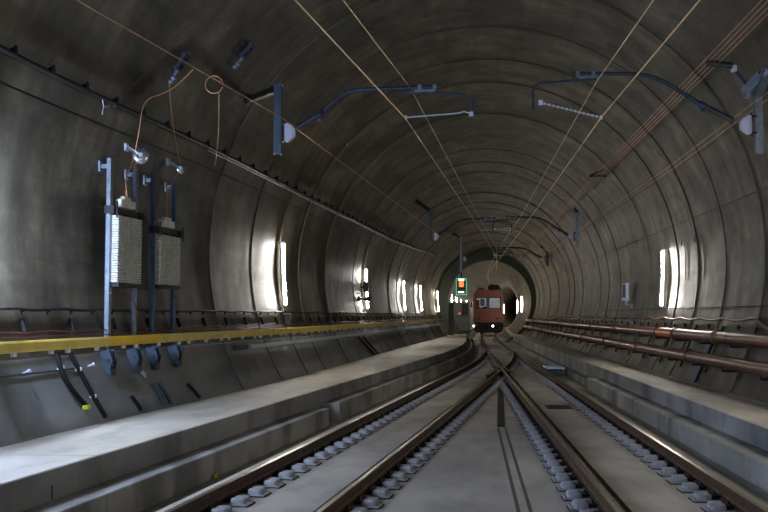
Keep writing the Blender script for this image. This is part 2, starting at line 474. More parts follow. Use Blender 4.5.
rail('check_rail', lambda y: rC(y)-.12-.03*max(0, y-38.2), 36.1, 39.4, 'short wing rail left of the crossing point', d=.5)
rail('wing_rail', lambda y: rC(y)+.15+.04*max(0, 35.6-y), 34.2, 38.4, 'short wing rail just right of the crossing point', d=.5)
rail('wing_rail', lambda y: rB(y)-.16-.04*max(0, 33.5-y), 31.8, 34.6, 'short wing rail in front of the crossing on its left side', d=.5)
for (x, y, w, lab) in ((2.2, 67.6, .9, 'pale steel stretcher bar between the rails, nearer of the two before the railcar'), (3.2, 74.3, .62, 'pale steel bar across the right rail just before the railcar')):
    mb = MB(); mb.box((x+off(y), y, .02 if w < .7 else -.05), (w, .16, .05), bev=.01)
    tag(obj('stretcher_bar', mb, M['galvl']), lab, 'steel bar')
# point machine box
t = thing('point_machine', 'pale blue topped point machine box beside the right track', 'point machine', (3.3, 35.2, -.2))
mb = MB(); mb.box((3.3, 35.2, -.08), (.42, 1.5, .24), bev=.02); obj('casing', mb, M['navy'], t)
mb = MB(); mb.box((3.3, 35.2, .075), (.62, 1.6, .05), bev=.015); mb.box((3.3, 34.8, .105), (.2, .3, .02), bev=.005); obj('lid', mb, M['sign'], t)

# ------------------------------------------------------------------ sleeper blocks
def block_proto(twin=False):
    """concrete block carrying a rail at its origin; the long shoulder points to +x"""
    t = thing('sleeper_block', 'x', 'sleeper block', (0, 0, -.2))
    mb = MB()
    mb.box((.08, 0, -.1885), (.54, .27, .033), bev=.008)
    # raised rounded shoulder(s) on the long side
    for yc, hy in (((0, .115),) if not twin else ((-.075, .055), (.075, .055))):
        vs = []; n = 0
        for fx_, fy, z in ((1, 1, -.174), (.97, .97, -.145), (.88, .84, -.122), (.7, .62, -.114)):
            for q in range(12):
                a = 2*pi*q/12; ca, sa = cos(a), sin(a); e = .55
                vs.append((.228+.086*fx_*math.copysign(abs(ca)**e, ca), yc+hy*fy*math.copysign(abs(sa)**e, sa), z))
        fs = [(k*12+i, k*12+(i+1) % 12, (k+1)*12+(i+1) % 12, (k+1)*12+i) for k in range(3) for i in range(12)]+[tuple(range(36, 48))]
        mb.add(vs, fs, 0, True)
    obj('concrete_block', mb, M['block'], t)
    mb = MB(); mb.box((.08, 0, -.196), (.56, .29, .012)); obj('rubber_boot', mb, M['boot'], t)
    for s in (-1, 1):
        mb = MB()
        mb.box((s*.105, 0, -.158), (.075, .15, .03), bev=.008)
        mb.tube([(s*.06, -.06, -.148), (s*.1, -.065, -.125), (s*.135, -.03, -.14), (s*.135, .03, -.14), (s*.1, .065, -.125), (s*.06, .06, -.148)], .01, 6)
        mb.lathe((s*.105, 0, -.145), (0, 0, 1), [(0, .02), (.045, .02), (.05, .012)], 8)
        obj('rail_clip', mb, M['clip'], t)
    return t
proto = block_proto(True)
ROWS = [(rA, 0, 'grey sleeper block under the outer left rail of the left track', 'sleeper blocks under the outer left rail'),
        (rB, 0, 'grey sleeper block under the inner right rail of the left track', 'sleeper blocks under the left track inner rail'),
        (rC, pi, 'grey sleeper block under the left rail of the right track', 'sleeper blocks under the right track inner rail'),
        (rD, pi, 'grey sleeper block under the outermost right rail', 'sleeper blocks under the outermost right rail')]
far = MB(); used = set()
for fx, rot, lab, grp in ROWS:
    y = 8.6
    k = 0
    while y < 92:
        s = (fx(y+.1)-fx(y-.1))/.2
        if k < 73 and y < 53 and not (fx in (rB, rC) and 33.9 < y < 37.4):
            loc = (fx(y), y, -.2); rz = rot-atan(s)
            src = proto
            if src.name not in used:
                src.location = loc; src.rotation_euler = (0, 0, rz); src['label'] = lab; src['group'] = grp; used.add(src.name)
            else:
                r = dup(src, loc, rz, lab, grp, deep=(y < 30))
                if y >= 30:        # distant copies show no clips: they get their concrete block only
                    c = [q for q in src.children if q.name.startswith('concrete_block')][0].copy(); COL.objects.link(c); c.parent = r
        elif y >= 53 and not (fx in (rB, rC) and y > 54):
            far.box((fx(y)+(.08 if rot == 0 else -.08), y, -.185), (.54, .27, .06))
        y += .6; k += 1
fo = obj('distant_sleeper_blocks', far, M['block']); fo['kind'] = 'stuff'; tag(fo, 'far grey sleeper blocks running under the rails towards the railcar', 'sleeper blocks')
# crossing casting under the frog
mb = MB(); mb.box((1.55, 35.6, -.1), (.34, 2.6, .14), bev=.02)
mb.sweep([[V((1.55+w*s, y, z)) for s, z in ((-1, -.04), (-1, -.003), (1, -.003), (1, -.04))] for y, w in ((35.1, .02), (35.9, .03), (36.6, .09))], mis=[0, 1, 0, 0])
tag(obj('crossing_frog', mb, [M['rust'], M['steel']]), 'steel crossing frog where the two inner rails meet', 'rail crossing')

# ------------------------------------------------------------------ lamps
def lamp(y, side, mat, label, group, z0=2.08, z1=3.68):
    c = (z0+z1)/2; p0 = W(y, z0, side, .09); p1 = W(y, z1, side, .09)
    n = nrm(y, c, side); wd = walldir(y, c, side)
    t = thing('wall_lamp', label, 'lamp', W(y, z0, side, 0), group)
    mb = MB(); mb.bar(p0, p1, .1, .05, up=n); obj('housing', mb, M['white'], t)
    mb = MB(); mb.tube([W(y, z0+.04, side, .16), W(y, c, side, .185), W(y, z1-.04, side, .16)], .036, 12); obj('lamp_tube', mb, mat, t)
    for z in (z0, z1):
        mb = MB(); q = W(y, z, side, .145); mb.box(q, (.07, .07, .05), bev=.008); mb.bar(q, W(y, z, side, 0), .03, .03); obj('end_cap', mb, M['white'], t)
    return t
lamp(11.35, -1, M['tubeblue'], 'cool bluish tube lamp on the left wall beside the camera', None)
lamp(-4, -1, M['tubeblue'], 'unseen tube lamp added for fill on the left wall behind the viewpoint', None)  # added out of view, lights the surfaces that face the camera
lamp(3.5, -1, M['tubeblue'], 'unseen bluish tube lamp added for fill on the left wall level with the viewpoint', None)  # extra tube out of frame, added to brighten camera-facing surfaces
lamp(-17, -1, M['tubenear'], 'unseen tube lamp added for fill on the left wall far behind the viewpoint', None)  # added behind the camera to lift the general fill
lamp(24.3, -1, M['tube'], 'nearest and tallest glowing tube lamp on the left wall', None)
lamp(38.4, -1, M['tube'], 'second glowing tube lamp on the left wall, behind a small dark box', None)
lamp(51.9, -1, M['tube'], 'third glowing tube lamp along the left wall', None)
lamp(60.3, -1, M['tube'], 'fourth glowing tube lamp along the left wall', None)
lamp(74.2, -1, M['tubewarm'], 'farthest glowing tube lamp on the left wall next to the green collar', None)
lamp(27.9, 1, M['tube'], 'only glowing tube lamp in view on the right wall', None)
lamp(13.2, 1, M['tubenear'], 'tube lamp on the right wall beside the camera', None)
lamp(-1, 1, M['tubenear'], 'unseen tube lamp added for fill on the right wall behind the viewpoint', None)  # out of view, added behind the camera as fill
lamp(-15, 1, M['tubenear'], 'unseen tube lamp added for fill on the right wall far behind the viewpoint', None)  # one more unseen fill lamp, added further back
def bore_lamp(y, side, lab):
    c, cz, R = nprof(y); x = c+side*(R-.1)
    t = thing('wall_lamp', lab, 'lamp', (x, y, 2.1))
    mb = MB(); mb.box((c+side*(R-.03), y, 2.9), (.05, .1, 1.5)); obj('housing', mb, M['white'], t)
    mb = MB(); mb.tube([(x, y, 2.2), (x, y, 3.6)], .03, 8); obj('lamp_tube', mb, M['tubewarm'], t)
for y, lab in ((86, 'tube lamp on the bore wall left of and before the railcar'), (99, 'tube lamp on the bore wall beside the railcar'), (122, 'tube lamp on the bore wall some way behind the railcar'), (148, 'tube lamp far behind the railcar before the bend'), (111, 'tube lamp on the bore wall just behind the railcar'), (135, 'tube lamp deeper in the narrow bore'), (165, 'tube lamp deep in the narrow bore near its bend')):
    bore_lamp(y, -1, lab)
for y, lab in ((94, 'tube lamp on the right bore wall beside the railcar'), (118, 'second tube lamp on the right bore wall'), (141, 'third tube lamp on the right bore wall'), (160, 'last tube lamp on the right bore wall at the bend')):
    bore_lamp(y, 1, lab)

# ------------------------------------------------------------------ yellow-banded handrail on the left wall
HZ = 1.43
t = thing('handrail', 'long yellow banded handrail along the left wall above the walkway', 'handrail', W(20, HZ, -1, 0))
ys = [-2, 4, 9, 13.9, 15.7, 19.5, 24.5, 30, 36, 43, 50, 58, 66, 74]
for i, (a, b) in enumerate(zip(ys, ys[1:])):
    mb = MB(); secs = []
    for y in stations(a+.006, b-.006, 1.2):
        p = W(y, HZ, -1, .26); h = .068
        secs.append([p+V((-.02, 0, -h)), p+V((.02, 0, -h)), p+V((.032, 0, -h*.6)), p+V((.032, 0, h*.6)), p+V((.02, 0, h)), p+V((-.02, 0, h))])
    mb.sweep(secs)
    obj('yellow_band', mb, M['yellow'] if i in (3, ) else M['yellowd'], t)
y = 8.0
while y < 60:
    mb = MB(); p = W(y, HZ-.1, -1, .24); q = W(y, HZ-.14, -1, .0)
    mb.box(p+V((.0, 0, .012)), (.05, .07, .05), bev=.006); mb.bar(W(y, HZ-.02, -1, .24), W(y, HZ, -1, .0), .03, .03)
    obj('bracket', mb, M['white'], t); y += .72+.35*sin(y*3)
y = 11.2
mb_ = None
for k, y in enumerate([11.0, 11.9, 12.75, 13.6]):
    mb = MB(); p = W(y, 1.17, -1, .02); n = nrm(y, 1.17, -1); mb.tube([p-n*.02, p+n*.06], .014, 8); mb.tube([p+n*.05, p+n*.08], .024, 8)
    tag(obj('wall_anchor', mb, M['galvl']), 'small silver wall anchor below the yellow band left of the weight frames', 'wall anchor', 'small anchors below the yellow band')
# silver cable tray strip under the far handrail
mb = MB(); mb.sweep([[W(y, z, -1, i) for z, i in ((1.14, .05), (1.14, .13), (1.22, .13), (1.22, .05))] for y in stations(20.6, 72, 1.5)])
tag(obj('conduit_strip', mb, M['galvl']), 'pale grey conduit strip beneath the yellow handrail beyond the weight frames', 'conduit')
mb = MB(); mb.sweep([[W(y, z, -1, i) for z, i in ((1.16, .05), (1.16, .12), (1.24, .12), (1.24, .05))] for y in stations(19.6, 20.4, .4)])
tag(obj('conduit_end', mb, M['black']), 'black end piece before the pale grey conduit strip', 'conduit')
# cables and their hooks on the left wall
def wcable(name, ya, yb, zf, side, inset, r, mat, label, d=.4, n=8):
    mb = MB(); mb.tube([W(y, zf(y), side, inset) for y in stations(ya, yb, d)], r, n)
    return tag(obj(name, mb, mat), label, 'cable')
wcable('wall_cable', 2, 76, lambda y: 1.94+.012*sin(y*4.9), -1, .07, .022, M['black'], 'thin black cable strung along the left wall above the yellow handrail')
wcable('wall_cable', 2, 60, lambda y: 1.66-.025*abs(sin(y*2.47)), -1, .07, .009, M['red'], 'upper thin dark red cable sagging just above the yellow handrail')
wcable('wall_cable', 2, 24, lambda y: 1.60-.03*abs(sin(y*2.47+.3)), -1, .08, .008, M['red'], 'lower thin dark red cable touching the top of the yellow handrail')
src = None; y = 9.6
while y < 62:
    n = nrm(y, 1.75, -1)
    mb = MB(); mb.bar(W(y, 1.80, -1, .03), W(y, 1.66, -1, .04), .045, .05, up=n); mb.box(W(y, 1.80, -1, .03), (.05, .05, .05))
    tag(obj('cable_hook', mb, M['boot']), 'black cable hook on the left wall just above the yellow handrail', 'cable hook', 'black cable hooks above the yellow handrail')
    y += 1.27
y = 9.0
while y < 50:
    mb = MB(); mb.box(W(y, 1.93, -1, .045), (.05, .04, .04)); mb.bar(W(y, 1.93, -1, .04), W(y, 1.88, -1, .02), .02, .02)
    tag(obj('cable_clip', mb, M['boot']), 'tiny clip holding the thin black cable to the left wall', 'cable clip', 'clips of the thin black left wall cable')
    y += 1.27/2
# high ribbed cable with clamps
def zc(y): return 5.0+(.0125*max(0, y-26)*1.1 if y < 44 else .2475+.03*(y-44)*.8)+.006*sin(y*.8)
wcable('vault_cable', 2, 62, zc, -1, .11, .034, M['black'], 'thick black cable clamped high along the left side of the vault', d=.45)
wcable('cable_highlight', 18, 62, lambda y: zc(y)-.06, -1, .1, .011, M['galvl'], 'thin silver highlight line modelled just under the thick black vault cable', d=.45, n=6)  # the black cable's sheen, built as a pale strand below it
src = None; y = 10.4
while y < 52:
    p = W(y, zc(y), -1, .11); n = nrm(y, zc(y), -1); tv = tanv(y, zc(y), -1)
    mb = MB(); mb.box(p+tv*.03, (.085, .05, .1), bev=.012); mb.bar(p, p-n*.11, .03, .03); mb.lathe(p+tv*.07, tv, [(0, .022), (.035, .022), (.045, .01)], 8)
    tag(obj('cable_clamp', mb, M['boot']), 'black clamp on the thick cable high on the left of the vault', 'cable clamp', 'clamps of the thick vault cable')
    y += .93
# a small wire hanger on the cable at left
mb = MB(); p = W(13.7, 4.98, -1, .12); mb.tube([p, p+V((0, .05, -.1)), p+V((0, .25, -.06)), p+V((.02, .3, .04)), p+V((0, .5, 0))], .008, 6)
mb.tube([p+V((0, .05, -.1)), p+V((0, 0, -.22))], .008, 6)
tag(obj('wire_hanger', mb, M['galvl']), 'small bent silver wire hanger below the thick black vault cable', 'wire hanger')

# black straps hanging down the lower left wall
def strap(ya, yb, z1, z0, bow, mat, lab, r=.035):
    mb = MB(); pts = []
    for i in range(13):
        u = i/12; pts.append(W(ya+(yb-ya)*u+bow*sin(pi*u), z1+(z0-z1)*u, -1, .06))
    mb.tube(pts, r, 8); t = obj('conduit', mb, mat); tag(t, lab, 'conduit'); return t, pts
s1, p1 = strap(12.75, 13.0, 1.36, .66, -.12, M['boot'], 'shorter curved black conduit on the lower left wall, ending in yellow tape')
mb = MB(); mb.box(p1[-1]+V((.01, .0, -.02)), (.09, .1, .06), bev=.01); obj('yellow_tape', mb, M['lime'], s1)
s2, p2 = strap(13.1, 13.38, 1.36, .46, .02, M['boot'], 'longer straight black conduit on the lower left wall reaching the walkway')
for k in (3, 8):
    mb = MB(); mb.box(p2[k], (.085, .03, .05)); obj('white_tie', mb, M['white'], s2)
mb = MB(); mb.sweep([[W(y, z, -1, i) for z, i in ((1.14, .01), (1.14, .025), (1.16, .025), (1.16, .01))] for y in stations(10, 13.2, 1)])
tag(obj('thin_rod', mb, M['galvd']), 'thin silver rod crossing behind the two black conduits', 'rod')
for (ya, za, yb, zb, mat, lab) in ((14.48, .68, 14.57, .46, 'boot', 'short black stub on the lower left wall, left of the three stubs'),
                              (15.36, .80, 15.42, .46, 'galvd', 'short grey double stub on the lower left wall, below the weight frames'),
                              (15.62, .80, 15.7, .46, 'galvd', 'short grey stub right beside the double stub on the lower left wall'),
                              (16.69, .70, 16.9, .46, 'boot', 'short black stub on the lower left wall, right of the other stubs'),
                              (34.63, 1.1, 35.99, .44, 'boot', 'long black pipe slanting down the left wall before the second lamp'),
                              (35.6, 1.1, 37.1, .44, 'boot', 'second long black pipe slanting down the left wall before the second lamp')):
    mb = MB(); mb.tube([W(ya, za, -1, .03), W((ya+yb)/2, (za+zb)/2, -1, .04), W(yb, zb, -1, .03)], .03, 8); tag(obj('wall_stub', mb, M[mat]), lab, 'conduit')
mb = MB(); n = nrm(15.2, 1.0, -1); mb.bar(W(15.1, 1.06, -1, .02), W(15.25, .93, -1, .02), .09, .02, up=n); tag(obj('wall_label_plate', mb, M['white']), 'small blank white plate on the lower left wall below the weight frames', 'plate')
mb = MB(); mb.box((eLL(12.7)+.03, 12.7, -.17), (.05, .1, .06), bev=.01); tag(obj('yellow_marker', mb, M['lime']), 'tiny yellow marker at the foot of the left lower kerb', 'marker')
mb = MB(); mb.box((eUL(9.35)+.004, 9.35, .2), (.008, .02, .13)); tag(obj('red_survey_mark', mb, M['red']), 'small red survey mark on the left walkway face', 'mark')

# ------------------------------------------------------------------ balance weight frames
YF = [14.38, 15.26, 15.95, 16.84]
def weight_frame(y1, y2, z_lo, z_hi, n_pl, labels, side_mat, right_mat, gap=False):
    q1 = W(y1, 2.8, -1, .27); q2 = W(y2, 2.8, -1, .27); top = 4.2; bot = 1.12
    base = V((q1.x, q1.y, bot)); t = thing('balance_weight_frame', labels, 'balance weight', base)
    d = (q2-q1); d.z = 0; d.normalize(); w = V((-d.y, d.x, 0)) ; w = w if w.x < 0 else -w     # w points to the wall
    rot = Matrix((d, w, V((0, 0, 1)))).transposed()
    for q, mat in ((q1, side_mat), (q2, right_mat)):
        fy = q.y-.26
        mb = MB()
        c = V((q.x, q.y, (top+bot)/2)); H = top-bot
        mb.box(c, (.085, .008, H), rot); mb.box(c+d*.04+w*.03, (.008, .06, H), rot); mb.box(c-d*.04+w*.03, (.008, .06, H), rot)   # open channel
        for z in (2.2, 3.45): mb.lathe(V((q.x, q.y, z))-w*.004, -w, [(0, .02), (.02, .02), (.022, .01)], 6)
        post = obj('post', mb, mat, t)
        for z in (top-.12,):                                                       # stand-off to the wall near the top
            mb = MB(); wp = W(q.y, z, -1, 0); mb.bar(V((q.x, q.y, z)), wp, .05, .06); mb.box(V((wp.x+.02, wp.y, z)), (.04, .14, .16), bev=.01)
            mb.lathe(V((q.x, q.y, z))+w*.12, d, [(-.05, .025), (.05, .025)], 8)
            obj('wall_bracket', mb, M['galv'], t)
        mb = MB()                                                                   # wedge foot on the wall below the handrail
        f = W(fy, 1.15, -1, 0)
        pr = [W(fy, 1.34, -1, .16), W(fy, 1.34, -1, .0), W(fy, 1.02, -1, 0), W(fy, 1.04, -1, .06), W(fy, 1.18, -1, .16)]
        for s in (-.085, .075): mb.sweep([[p+d*s for p in pr], [p+d*(s+.012) for p in pr]])
        mb.bar(W(fy, 1.33, -1, .08)-d*.09, W(fy, 1.33, -1, .08)+d*.09, .16, .02)
        mb.lathe(W(fy, 1.2, -1, .1), d, [(-.1, .03), (.1, .03)], 8)
        mb.bar(W(fy, 1.3, -1, .14)-d*.0, W(fy, 1.1, -1, .09), .1, .02)
        mb.bar(pr[3]-d*.08, pr[3]+d*.08, .05, .1)
        obj('foot_bracket', mb, M['galvd'], t)
    mid = (q1+q2)/2
    cx_ = V((mid.x, mid.y, 0))-w*.02
    wid = (q2-q1).length*.95
    h = (z_hi-z_lo)/n_pl
    for i in range(n_pl):
        mb = MB(); mb.box(cx_+V((0, 0, z_lo+h*(i+.5))), (wid, .17, h*.72), rot, bev=.008)
        obj('weight_plate', mb, M['plate'], t)
    mb = MB()                                                                       # carrier: rod, crossbar with guides, yoke, bottom tray
    mb.box(cx_+V((0, 0, z_hi+.07)), (wid+.16, .07, .07), rot)
    for s in (-1, 1):
        mb.box(cx_+d*s*(wid/2+.09)+V((0, 0, z_hi+.07)), (.09, .15, .11), rot); mb.tube([cx_+d*s*(wid/2+.08)-w*.1+V((0, 0, z_hi+.07+k)) for k in (-.12, .12)], .015, 6)
    mb.box(cx_+V((0, 0, z_lo-.04)), (wid*.96, .2, .05), rot)
    mb.tube([cx_+V((0, 0, z_lo-.05)), cx_+V((0, 0, z_hi+.1))], .02, 8)
    for s in (-1, 1): mb.tube([cx_+d*s*wid*.4+w*.15+V((0, 0, z_lo-.04)), cx_+d*s*wid*.4+w*.15+V((0, 0, z_hi+.1))], .016, 6)
    obj('weight_carrier', mb, M['bracket'], t)
    mb = MB(); mb.box(cx_+V((0, 0, z_hi+.2)), (wid*.6, .1, .12), rot, bev=.01); mb.box(cx_+V((0, 0, z_hi+.28)), (wid*.3, .08, .06), rot, bev=.01); obj('yoke', mb, M['plate'], t)
    if gap:
        pass
    return cx_+V((0, 0, z_hi+.3)), d, w
a1, d1, w1 = weight_frame(YF[0], YF[1], 2.36, 3.36, 28, 'nearer balance weight frame with a tall stack of pale plates', M['galv'], M['galv'])
a2, d2, w2 = weight_frame(YF[2], YF[3], 2.38, 3.2, 22, 'farther blue balance weight frame with a shorter stack of pale plates', M['blue'], M['blue'])

# guide pulleys on the wall above the frames
def pulley(y, z, r, label):
    p = W(y, z, -1, .22); n = nrm(y, z, -1); t = thing('guide_pulley', label, 'pulley', p)
    ax = (V((.4, -.9, .12))).normalized()
    mb = MB(); mb.lathe(p-ax*.03, ax, [(0, r*.3), (.0, r), (.012, r), (.02, r*.86), (.04, r*.86), (.048, r), (.06, r), (.06, r*.3)], 24); obj('wheel', mb, M['glassdisc'], t)
    mb = MB(); mb.lathe(p-ax*.06, ax, [(0, .03), (.12, .03)], 10)
    for s in (-.045, .045): mb.bar(p+ax*s, p-n*.22+V((0, -.12, .08))+ax*s, .05, .012)
    mb.box(W(y-.1, z+.06, -1, .02), (.04, .14, .12), bev=.01)
    obj('bracket', mb, M['galvl'], t); return p
pu1 = pulley(15.15, 4.42, .14, 'bright round pulley on the wall above the nearer weight frame')
pu2 = pulley(16.75, 4.44, .085, 'small bright pulley on the wall above the farther blue weight frame')

# anchor clamps in the vault
def anchor(y, z, label):
    p = W(y, z, -1, .1); n = nrm(y, z, -1); tv = tanv(y, z, -1); t = thing('vault_anchor', label, 'anchor', p)
    mb = MB()
    for s in (-.1, .1): mb.bar(p+tv*.16+V((0, s, 0)), p-tv*.16+V((0, s, 0)), .05, .05, up=n)
    for s in (-.12, 0, .12): mb.bar(p+tv*s+V((0, -.15, 0)), p+tv*s+V((0, .15, 0)), .035, .05, up=n)
    for s in (-1, 1): mb.bar(p+tv*.14*s, W(y, z+.1*s, -1, 0), .03, .03)
    obj('frame', mb, M['galvd'], t)
    mb = MB(); q = p-tv*.24; mb.bar(p-tv*.1, q, .04, .04); mb.lathe(q, -tv, [(0, .02), (.03, .05), (.06, .05), (.08, .02), (.1, .045), (.13, .045), (.16, .02)], 12); obj('insulator', mb, M['galv'], t)
    return q-tv*.16
an1 = anchor(15.5, 5.96, 'steel anchor clamp on the vault above the two weight frames')
an2 = anchor(17.3, 6.62, 'steel anchor clamp higher on the vault near the left cantilever')
def wire(name, pts, r, mat, label, n=6, cat='wire'):
    mb = MB(); mb.tube(pts, r, n); return tag(obj(name, mb, mat), label, cat)
def bow(a, b, s, n=10):
    a = V(a); b = V(b); s = V(s); return [a.lerp(b, i/n)+s*(4*(i/n)*(1-i/n)) for i in range(n+1)]
wire('tension_wire', bow(an1, pu2+V((0, .05, .05)), (-.0, -.12, 0)), .009, M['copper'], 'thin copper wire from the first vault anchor down to the farther pulley')
wire('tension_wire', arc_pts([V((-3.62, 13.35, 5.25)), V((-4.1, 14.0, 5.12)), W(14.6, 5.2, -1, .25), W(14.9, 4.7, -1, .22), W(15.0, 4.3, -1, .2), a1+V((0, -.05, .25)), a1+V((.03, 0, 0))], 5), .008, M['copper'], 'long copper wire sweeping from the left feeder wire down to the nearer weight frame')
wire('tension_wire', [pu1+V((0, .1, -.05)), a1+V((0, .0, .4)), a1], .008, M['copper'], 'copper wire dropping from the nearer pulley to its weight stack')
wire('tension_wire', [pu2, a2+V((0, 0, .4)), a2], .008, M['copper'], 'copper wire dropping from the small pulley to the blue frame stack')
wire('earth_lead', bow(V((a1.x, a1.y, 2.3)), W(15.7, 1.5, -1, .1), (0, .05, 0)), .009, M['red'], 'thin red lead below the nearer weight stack')

# ------------------------------------------------------------------ cantilevers
def cantilever(y, post, zt, zb, side, ins, bend, end, reg, steady, label, mats, chain=False, strut=None, thick=.064):
    """post x, top and bottom; side = +1 when the arm reaches to +x"""
    t = thing('wire_cantilever', label, 'cantilever', (post, y, zt))
    Pt = lambda q: V((q[0], y, q[1]))
    mb = MB(); hw = thick
    mb.box((post, y, (zt+zb)/2), (hw*2, .012, zt-zb)); 
    for s in (-1, 1): mb.box((post+s*(hw-.006), y+.05, (zt+zb)/2), (.012, .1, zt-zb))
    mb.box((post, y+.05, zt+.01), (hw*2+.04, .16, .03)); obj('drop_post', mb, mats[0], t)
    wt = V(strut); mb = MB()
    mb.bar((post, y+.05, zt-.05), wt, .11, .11); n = (V((prof(wt.y)[0], wt.y, TZ))-wt).normalized()
    mb.lathe(wt-n*.02, n, [(0, .11), (.04, .11), (.04, .07), (.1, .06)], 12)
    obj('strut', mb, mats[1], t)
    # hinge clamps on the post, white bell, ribbed insulator
    mb = MB(); i0 = Pt(ins[0]); i1 = Pt(ins[1]); i2 = Pt(ins[2]); ax = (i2-i0).normalized()
    for dz in (-.14, .14): mb.box((post+side*(hw+.03), y, ins[0][1]+dz), (.1, .09, .035))
    mb.tube([(post+side*(hw+.06), y, ins[0][1]+k) for k in (-.2, .2)], .014, 8); obj('hinge', mb, M['bracket'], t)
    mb = MB(); b0 = V((post+side*(hw+.07), y, ins[0][1])); 
    mb.sweep([[b0+V((side*u, v, h*w)) for v, w in ((-1*vv, 1), (1*vv, 1), (1*vv, -1), (-1*vv, -1))] for u, h, vv in ((0, .15, .05), (.05, .16, .07), (.12, .11, .07), (.18, .06, .05))])
    obj('bell_fitting', mb, M['insul'], t)
    L = (i2-i1).length; pr = [(0, .045)]; k = 0.02
    while k < L-.04: pr += [(k, .045), (k+.012, .062), (k+.024, .045)]; k += .04
    pr += [(L, .045)]
    mb = MB(); mb.lathe(i1, i2-i1, pr, 14); obj('insulator', mb, M['dinsul'], t)
    mb = MB(); mb.lathe(i2-(i2-i1).normalized()*.03, i2-i1, [(0, .06), (.1, .06), (.1, .045), (.16, .045)], 12); mb.box(i2+V((0, 0, -.08)), (.06, .05, .07)); obj('collar', mb, M['galvd'], t)
    mb = MB(); mb.tube(arc_pts([i2, Pt(bend), Pt(end)], 8), .038, 12); obj('arm_tube', mb, M['galvd'], t)
    e = Pt(end); mb = MB(); dx = -side
    for k in (.12, .38): mb.box(e+V((dx*k, 0, 0)), (.07, .1, .09), bev=.012)
    mb.box(e+V((dx*.3, 0, -.06)), (.36, .05, .05), bev=.01); obj('clamp', mb, M['galv'], t)
    mb = MB(); mb.tube(arc_pts([Pt(q) for q in reg], 7), .021, 10); obj('registration_tube', mb, M['galvd'], t)
    s0, s1 = Pt(steady[0]), Pt(steady[1]); mb = MB()
    mb.box(s0, (.07, .05, .08)); 
    if chain:
        kk = 14
        for k in range(kk+1): mb.lathe(s0.lerp(s1, k/kk)-V((0, .0, 0)), s1-s0, [(-.03, .004), (-.02, .02), (.02, .02), (.03, .004)], 8)
        mb.tube([s0, s1], .005, 6)
    else:
        mb.tube([s0, s0+V((-side*.12, 0, .05)), s0+V((-side*.22, 0, .02)), s1], .013, 8)
    mb.box(s1, (.04, .05, .06)); obj('steady_arm', mb, M['galvl'], t)
    return t
cantilever(17, -3.11, 5.87, 4.66, 1, [(-2.92, 5.03), (-2.76, 5.12), (-2.38, 5.34)], (-1.9, 5.76), (-.26, 5.79),
           [(-.95, 5.71), (.05, 5.66), (.25, 5.62), (.25, 5.19)], [(.24, 5.31), (-.88, 5.27)],
           'nearest left cantilever arm reaching over the left track', (M['galvd'], M['bracket']), strut=W(18.9, 6.05, -1, .02))
cantilever(17, 5.04, 5.6, 4.57, -1, [(4.76, 5.06), (4.62, 5.13), (4.12, 5.4)], (3.3, 5.95), (1.93, 5.98),
           [(2.35, 5.88), (1.42, 5.83), (1.29, 5.74), (1.29, 5.37)], [(1.42, 5.49), (2.43, 5.22)],
           'nearest right cantilever arm reaching over the right track, with a beaded steady arm', (M['galv'], M['galv']), chain=True, strut=W(16.55, 5.84, 1, .02))
cantilever(40, -1.07, 6.1, 4.88, 1, [(-.95, 5.02), (-.82, 5.08), (-.45, 5.3)], (0.1, 5.7), (1.5, 5.74),
           [(1.1, 5.64), (2.0, 5.6), (2.15, 5.5), (2.15, 5.16)], [(2.1, 5.3), (.95, 5.24)],
           'middle left cantilever with white bell fitting, halfway to the railcar', (M['dinsul'], M['bracket']), strut=W(42.6, 6.75, -1, .02))
cantilever(40, 4.73, 5.92, 4.57, -1, [(4.48, 5.0), (4.36, 5.06), (4.0, 5.28)], (3.3, 5.75), (1.93, 5.8),
           [(2.35, 5.7), (1.55, 5.66), (1.4, 5.5), (1.4, 5.18)], [(1.5, 5.3), (2.5, 5.2)],
           'middle right cantilever with white bell fitting, halfway to the railcar', (M['galv'], M['galvd']), chain=True, strut=W(40.2, 6.1, 1, .02))
cantilever(57.5, .18, 6.36, 4.34, 1, [(.36, 5.09), (.5, 5.14), (.85, 5.34)], (1.3, 5.7), (2.6, 5.74),
           [(2.3, 5.64), (3.0, 5.6), (3.1, 5.5), (3.1, 5.18)], [(3.05, 5.3), (2.2, 5.24)],
           'farthest left cantilever post above the coloured signal board', (M['galv'], M['bracket']), strut=W(59.8, 6.75, -1, .02))
cantilever(57.5, 5.1, 5.9, 4.7, -1, [(4.9, 5.1), (4.78, 5.14), (4.4, 5.34)], (3.8, 5.7), (2.4, 5.74),
           [(2.7, 5.64), (2.1, 5.6), (2.0, 5.5), (2.0, 5.18)], [(2.05, 5.3), (2.5, 5.24)],
           'farthest right cantilever, small and dark beyond the middle one', (M['dinsul'], M['bracket']), strut=W(57.7, 5.8, 1, .02))
# feeder insulator arm on the right above the near cantilever
t = thing('feeder_insulator', 'short dark feeder insulator arm above the nearest right cantilever', 'feeder insulator', (5.3, 17.05, 5.75))
mb = MB(); mb.bar((4.84, 17.02, 5.6), W(16.8, 5.85, 1, .0), .16, .16); mb.box((4.86, 17.0, 5.62), (.1, .2, .2), bev=.02); obj('wall_mount', mb, M['galv'], t)
mb = MB(); mb.bar((4.9, 17.05, 5.7), (4.66, 17.05, 6.02), .06, .06); obj('arm', mb, M['galvd'], t)
mb = MB(); mb.box((4.66, 17.05, 6.03), (.09, .1, .11), bev=.015); obj('clamp', mb, M['galvl'], t)
pr = []; k = 0
while k < .4: pr += [(k, .05), (k+.012, .075), (k+.03, .05)]; k += .05
mb = MB(); mb.lathe((4.64, 17.05, 6.08), (-1, 0, .12), pr, 14); obj('insulator', mb, M['dinsul'], t)

